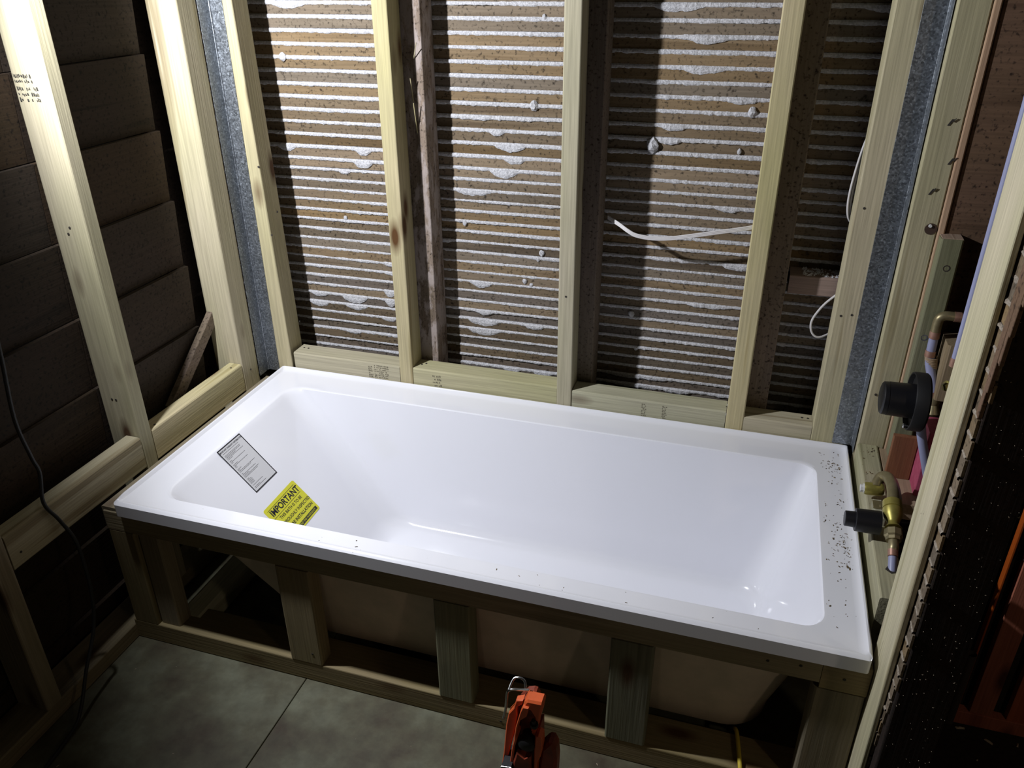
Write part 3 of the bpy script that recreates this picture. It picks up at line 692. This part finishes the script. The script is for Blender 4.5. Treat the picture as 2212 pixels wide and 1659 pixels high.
# ------------------------------------------------------------------ cables
def smooth_path(pts, n=6):
    pts = [Vector(p) for p in pts]; out = []
    for i in range(len(pts) - 1):
        p0, p1, p2, p3 = pts[max(i - 1, 0)], pts[i], pts[i + 1], pts[min(i + 2, len(pts) - 1)]
        for k in range(n):
            t = k / n; out.append(.5 * ((2 * p1) + (p2 - p0) * t + (2 * p0 - 5 * p1 + 4 * p2 - p3) * t * t + (3 * p1 - p0 - 3 * p2 + p3) * t ** 3))
    out.append(pts[-1]); return out
cab = smooth_path([(.995, .10, .525), (1.03, .075, .515), (1.055, .06, .505), (1.079, .055, .496), (1.121, .055, .492), (1.167, .055, .496), (1.224, .055, .508), (1.291, .06, .522), (1.358, .07, .535), (1.43, .095, .55)])
mb = MB()
for dz in (-.0034, 0, .0034): mb.tube([p + Vector((0, 0, dz)) for p in cab], .0022, 8)
tag(obj('flat_cable', mb, white_cable), 'flat white ribbed cable sagging across the laths left of the greyish stud', 'cable')
mb = MB(); la = [(1.625, .10, .86), (1.603, .10, .80), (1.584, .085, .748), (1.573, .08, .663), (1.572, .08, .608), (1.580, .085, .572), (1.597, .10, .555), (1.63, .11, .55)]
mb.tube(smooth_path(la), .0028, 8)
mb.tube(smooth_path([(x + .007 * (1 - abs(i - 3.5) / 4), y + .004, z) for i, (x, y, z) in enumerate(la)]), .0028, 8)
tag(obj('cable_loop', mb, white_cable), 'pair of white cables bulging left of the right corner stud', 'cable')
tag(obj('cable_loop', MB().tube(smooth_path([(1.612, .070, .41), (1.588, .072, .385), (1.559, .073, .350), (1.539, .075, .306), (1.543, .075, .274), (1.562, .078, .260), (1.592, .095, .270), (1.63, .11, .30)]), .0028, 8), white_cable), 'single white cable looping below the hardwood block', 'cable')
tag(obj('black_cord', MB().tube(smooth_path([(-.045, -.86, .70), (-.045, -.865, .52), (-.045, -.872, .424), (-.045, -.888, .29), (-.047, -.878, .19), (-.046, -.872, .145), (-.047, -.885, .075), (-.046, -.862, .01), (-.03, -.852, -.06), (-.02, -.862, -.18), (-.02, -.885, -.28), (-.012, -.945, -.36), (0, -1.0, -.43), (.01, -1.05, -.452), (.03, -1.2, -.455)]), .0042, 10), black_cable), 'black cord hanging over the left nogging down to the floor', 'cord')
tag(obj('yellow_cord', MB().tube(smooth_path([(1.468, -.55, -.454), (1.470, -.60, -.438), (1.473, -.642, -.396), (1.477, -.668, -.388), (1.486, -.735, -.391), (1.490, -.754, -.41), (1.495, -.80, -.452), (1.50, -.95, -.455)]), .0045, 10), yellow_cable), 'yellow cord coming out over the cradle plate under the bath', 'cord')

# ------------------------------------------------------------------ plumbing on the right wall
V = Vector
sv = thing('shower_valve_cover', 'round black shower valve cover with projecting capped cylinder', 'shower valve', (1.74, -.27, .29))
cz = (-.270, .283); cyl = (cz[0], cz[1])
obj('cap', MB().lathe((1.675, cyl[0], cyl[1]), (1, 0, 0), [(0, .0001), (0, .028), (.0015, .033), (.004, .0355), (.012, .036), (.0122, .0352), (.014, .0352), (.0142, .0365), (.066, .0375)], 48), black_pl, sv)
obj('cover_plate', MB().lathe((1.733, cyl[0], cyl[1]), (1, 0, 0), [(.010, .036), (.0095, .058), (0, .0595), (0, .0625), (.002, .0635), (.026, .0635), (.030, .060), (.030, .0001)], 56), black_matt, sv)
mb = MB().lathe((1.726, -.292, .233), (1, 0, 0), [(0, .0001), (0, .0035), (.002, .0055), (.006, .0055), (.006, .003), (.02, .003)], 14)
obj('plate_screw', mb, steel, sv)
pipe = thing('shower_pipework', 'lilac plastic pipe with brass elbow and copper crimps above the shower valve', 'pipe', (1.79, -.12, .3))
E0 = V((1.783, -.115, .418))
obj('elbow', MB().tube(smooth_path([(1.783, -.115, .385), (1.783, -.115, .405), (1.785, -.115, .418), (1.795, -.115, .4245), (1.812, -.115, .4245)]), [.0105] * 24 + [.0105], 18), brass_dull, pipe)
obj('crimp_ring', MB().lathe((1.812, -.115, .4245), (1, 0, 0), [(0, .0113), (.014, .0113), (.0145, .009)], 24), copper, pipe)
obj('crimp_ring', MB().lathe((1.783, -.115, .386), (0, 0, -1), [(0, .0113), (.016, .0113), (.0165, .009)], 24), copper, pipe)
obj('pipe_run', MB().tube([(1.826, -.115, .4245), (1.866, -.115, .4245)], .0088, 18), lilac, pipe)
obj('pipe_run', MB().tube([(1.783, -.115, .371), (1.784, -.115, .338)], .0098, 18), lilac, pipe)
obj('crimp_ring', MB().lathe((1.784, -.115, .339), (0, 0, -1), [(0, .0113), (.014, .0113), (.0145, .009)], 24), copper, pipe)
tw = []
for k in range(90): a = k * .42; tw.append((1.7875 + .0118 * math.cos(a) + .00006 * k, -.115 + .0118 * math.sin(a), .324 - .00026 * k))
obj('binding_twine', MB().tube(tw, .0022, 6), string_m, pipe)
obj('pipe_run', MB().tube(smooth_path([(1.785, -.115, .327), (1.788, -.118, .306), (1.800, -.128, .270), (1.806, -.134, .245)]), .0098, 18), lilac, pipe)
obj('crimp_ring', MB().lathe((1.806, -.134, .246), (.28, -.3, -1), [(0, .0112), (.012, .0112), (.0125, .009)], 24), copper, pipe)
obj('valve_body', MB().lathe((1.809, -.137, .236), (.1, -.3, -1), [(0, .010), (.004, .014), (.014, .014), (.02, .011), (.04, .016), (.05, .0001)], 20), brass_dull, pipe)
obj('pipe_run', MB().tube(smooth_path([(1.768, -.262, .225), (1.778, -.262, .19), (1.800, -.262, .125), (1.822, -.262, .06)]), .0098, 18), lilac, pipe, label='lilac pipe running down below the black cover')
obj('nut', MB().lathe((1.812, -.21, .30), (0, -1, .4), [(0, .0001), (0, .013), (.016, .013), (.018, .010), (.03, .010), (.03, .0001)], 6, False), brass, pipe)
tag(obj('tall_pipe', MB().tube([(1.7385, -.5, .985), (1.7385, -.5, .49)], .0072, 16), lilac), 'thin lilac pipe running up the left edge of the near end stud', 'pipe')
tall = bpy.data.objects['tall_pipe']
obj('crimp_ring', MB().lathe((1.7385, -.5, .492), (0, 0, -1), [(0, .0082), (.016, .0082), (.017, .006)], 20), copper, tall)
o = thing('packing_block', 'chunky beige timber block right of the twine-bound pipe', 'timber block', (1.83, -.12, .28))
obj('block', MB().box(1.806, 1.866, -.155, -.075, .235, .372, .006), timber('beige_block', 2, (0.33, 0.25, 0.17), (0.22, 0.16, 0.10), knots=False), o)
o = thing('brown_block', 'reddish brown timber block standing behind the bath mixer pipe', 'timber block', (1.76, -.17, .04))
obj('block', MB().box(1.7365, 1.7905, -.195, -.181, .0405, .152, .002), terra_m, o)
o = thing('pink_block', 'bright pink painted timber offcut right of the brown block', 'timber block', (1.8, -.23, .04))
obj('block', MB().box(1.7915, 1.8300, -.258, -.180, .0405, .205, .002), pink, o)
obj('drill_hole', MB().lathe((1.805, -.2605, .115), (0, 1, 0), [(0, .0001), (0, .0045), (.003, .0045)], 14), nailhole, o)
tag(obj('packing_plate', MB().box(1.7355, 1.835, -.30, -.064, 0.0, .040, .003), pale_pad), 'pale pinkish timber plate under the pink and brown blocks', 'timber plate')

mx = thing('bath_mixer', 'brass bath mixer body with black plastic cover over its spindle', 'bath mixer', (1.72, -.45, .06))
MC = V((1.716, -.446, .083))
obj('spindle_cover', MB().lathe((1.628, -.446, .078), (1, 0, .02), [(0, .0001), (0, .0150), (.001, .0162), (.020, .0170), (.0205, .0230), (.0215, .0242), (.070, .0252), (.071, .0001)], 40), black_pl, mx)
obj('mixer_body', MB().lathe((1.720, -.400, .108), (0, -.98, -.34), [(0, .0001), (0, .016), (.003, .0190), (.020, .0195), (.0215, .0165), (.023, .0195), (.040, .0180), (.054, .0115), (.062, .0115), (.070, .017)], 28), brass, mx)
obj('union_nut', MB().lathe((1.720, -.468, .084), (0, -.90, -.44), [(0, .013), (.002, .0175), (.016, .0185), (.019, .0150), (.026, .0150)], 8, False), brass_dull, mx)
obj('inlet_elbow', MB().tube(smooth_path([(1.720, -.490, .074), (1.720, -.502, .070), (1.7195, -.508, .066), (1.719, -.510, .060)]), .0100, 16), brass_dull, mx)
obj('crimp_ring', MB().lathe((1.719, -.510, .064), (0, -.9, -.55), [(0, .0098), (.014, .0098), (.015, .008)], 22), copper, mx)
obj('pipe_run', MB().tube([(1.719, -.520, .057), (1.718, -.548, .040), (1.718, -.575, .018)], .0082, 16), lilac, mx)
obj('outlet_pipe', MB().tube(smooth_path([(1.722, -.402, .106), (1.724, -.37, .112), (1.724, -.335, .112), (1.721, -.305, .106), (1.712, -.290, .096), (1.704, -.300, .086), (1.701, -.315, .080)]), .0125, 18), brass_dull, mx)
obj('outlet_pipe', MB().tube(smooth_path([(1.736, -.398, .095), (1.738, -.36, .098), (1.738, -.325, .098), (1.737, -.290, .092), (1.734, -.27, .07)]), .0065, 14), brass_dull, mx)
obj('outlet_tee', MB().lathe((1.678, -.312, .074), (1, 0, .08), [(0, .0001), (0, .0130), (.004, .0142), (.034, .0150), (.040, .011), (.042, .0001)], 24), brass, mx)
obj('outlet_cap', MB().lathe((1.6795, -.312, .074), (-1, 0, -.08), [(0, .0115), (.003, .0115), (.0032, .0088), (.010, .0088), (.010, .0001)], 8, False), white_pl, mx)
obj('bracket', MB().box(1.693, 1.716, -.372, -.345, .0645, .068, .001), brass_dull, mx)
obj('bracket_screw', MB().lathe((1.709, -.366, .069), (0, 0, 1), [(0, .0045), (.002, .0045), (.003, .002), (.003, .0001)], 12), brass_dull, mx)
obj('pipe_hole', MB().lathe((1.717, -.549, .0447), (0, 0, 1), [(0, .0001), (0, .0130), (-.0006, .0130)], 5, False), nailhole, mx)

# ------------------------------------------------------------------ beyond the lath wall end
pan = thing('orange_panel', 'red-orange stained boards with dark gaps in the next room', 'timber panel', (2.1, -.40, -.46))
for i, (a, b) in enumerate(((1.9620, 1.9665), (1.9900, 2.0360), (2.0660, 2.160), (2.195, 2.34))):
    obj('board', MB().box(a, b, -.412, -.392, -.425, .80 + .001 * i, .001), orange_board, pan)
obj('bottom_board', MB().box(1.9635, 2.34, -.416, -.392, -.4635, -.4255, .001), orange_board, pan)
obj('backing', MB().box(1.970, 2.34, -.390, -.380, -.46, .80), black_floor, pan)
tag(obj('grey_conduit', MB().tube([(1.953, -.416, -.463), (1.953, -.416, -.247)], .0105, 18, False), simple('dull_grey_plastic', (.055, .042, .036), rough=.6)), 'short dull grey conduit standing at the left edge of the orange boards', 'conduit')
tag(obj('lilac_pipe_end', MB().tube([(1.992, -.43, .23), (1.988, -.43, .035)], .0085, 14), lilac), 'cut end of lilac pipe hanging above the orange boards', 'pipe')
o = obj('floor_sawdust', chips((1.80, 2.9, -1.6, 1.6), 900, 12, lambda x, y: -.4635, .0007, .0035), sawpale_m)
tag(o, 'pale sawdust specks on the dark floor beyond the old jamb', 'debris', kind='stuff')
o = obj('floor_sawdust', chips((0.0, 1.65, -1.3, -.76), 60, 15, lambda x, y: -.4600, .0006, .0016), sawpale_m)
tag(o, 'few specks of sawdust on the pale floor sheets', 'debris', kind='stuff')

# ------------------------------------------------------------------ nail gun standing on the floor
gun = thing('nail_gun', 'orange nail gun with steel belt hook standing on the floor before the bath', 'nail gun', (1.06, -.92, -.46))
rail = [(1.054, -.109), (1.068, -.104), (1.066, -.117), (1.057, -.125), (1.0555, -.135), (1.057, -.148), (1.050, -.202), (1.043, -.237), (1.038, -.268), (1.034, -.285), (1.020, -.38), (1.012, -.42), (1.000, -.42), (1.020, -.332), (1.028, -.263), (1.032, -.208), (1.034, -.182), (1.039, -.149), (1.049, -.131)]
obj('side_panel', MB().prism(rail, -.955, -.940, .002), orange, gun)
panel = [(1.071, -.107), (1.082, -.107), (1.078, -.131), (1.066, -.145), (1.061, -.164), (1.0575, -.191), (1.060, -.198), (1.054, -.227), (1.052, -.268), (1.045, -.268), (1.049, -.229), (1.054, -.2), (1.057, -.165), (1.066, -.122)]
obj('side_panel', MB().prism(panel, -.968, -.925, .0015), orange, gun)
head = [(1.073, -.090), (1.078, -.084), (1.105, -.082), (1.108, -.086), (1.107, -.098), (1.104, -.119), (1.098, -.136), (1.083, -.109), (1.071, -.107), (1.070, -.097)]
obj('head', MB().prism([(x, z - .010) for x, z in head], -.962, -.938, .004), orange, gun)
core = [(1.050, -.145), (1.066, -.120), (1.078, -.115), (1.084, -.116), (1.090, -.127), (1.090, -.169), (1.091, -.189), (1.097, -.186), (1.098, -.25), (1.086, -.26), (1.042, -.26), (1.048, -.19)]
obj('core', MB().prism(core, -.940, -.905, .002), dark_orange, gun)
body = [(1.052, -.263), (1.059, -.232), (1.076, -.241), (1.0875, -.236), (1.092, -.351), (1.085, -.455), (1.020, -.455), (1.040, -.36), (1.048, -.321)]
obj('housing', MB().prism(body, -.972, -.895, .004), dark_orange, gun)
motor = [(1.100, -.215), (1.109, -.200), (1.114, -.194), (1.122, -.193), (1.129, -.208), (1.132, -.242), (1.131, -.289), (1.129, -.334), (1.120, -.455), (1.088, -.455), (1.093, -.30), (1.096, -.255)]
obj('motor_housing', MB().prism([(x + .002, z - .022) for x, z in motor], -.948, -.918, .006), dark_orange, gun)
obj('arm', MB().prism([(1.101, -.176), (1.108, -.179), (1.109, -.202), (1.106, -.234), (1.099, -.255), (1.097, -.31), (1.092, -.31), (1.093, -.221), (1.095, -.181)], -.966, -.945, .002), orange, gun)
obj('ridged_grip', MB().prism([(1.084, -.169), (1.095, -.167), (1.093, -.192), (1.086, -.189)], -.955, -.92, .001).box(1.085, 1.094, -.9565, -.955, -.1735, -.1720).box(1.085, 1.094, -.9565, -.955, -.1785, -.1770).box(1.086, 1.0935, -.9565, -.955, -.1835, -.1820), orange, gun)
obj('depth_knob', MB().lathe((1.078, -.972, -.209), (0, 1, 0), [(0, .0001), (0, .010), (.002, .013), (.004, .0165), (.018, .0175), (.018, .0145), (.034, .0145)], 22), black_matt, gun)
obj('depth_knob', MB().lathe((1.091, -.960, -.152), (0, .3, -1), [(-.014, .0001), (-.014, .004), (0, .004), (0, .0075), (.006, .0085), (.007, .006), (.014, .006), (.015, .0001)], 14), black_matt, gun)
mag = [(1.031, -.270), (1.051, -.266), (1.048, -.321), (1.040, -.40), (1.030, -.455), (1.005, -.455), (1.020, -.375), (1.026, -.329)]
obj('magazine', MB().prism(mag, -.980, -.930, .001), black_pl, gun)
obj('magazine_edge', MB().tube([(1.031, -.9805, -.270), (1.051, -.9805, -.266), (1.048, -.9805, -.321), (1.041, -.9805, -.39)], .0006, 6), steel, gun)
obj('magazine_edge', MB().prism([(1.036, -.275), (1.039, -.275), (1.034, -.335), (1.031, -.335)], -.9815, -.979), steel, gun)
obj('belt_hook', MB().tube(smooth_path([(1.0265, -.948, -.174), (1.030, -.946, -.155), (1.0325, -.944, -.125), (1.0335, -.942, -.108), (1.037, -.941, -.1015), (1.043, -.940, -.0985), (1.055, -.938, -.0975), (1.074, -.935, -.0955)]), .0026, 10), steel, gun)
obj('belt_hook', MB().tube(smooth_path([(1.036, -.941, -.101), (1.0375, -.930, -.095), (1.041, -.922, -.0895), (1.049, -.920, -.0865), (1.058, -.921, -.087), (1.0635, -.925, -.090), (1.066, -.932, -.0955)]), .0024, 10), steel, gun)

gun.location.y += .010
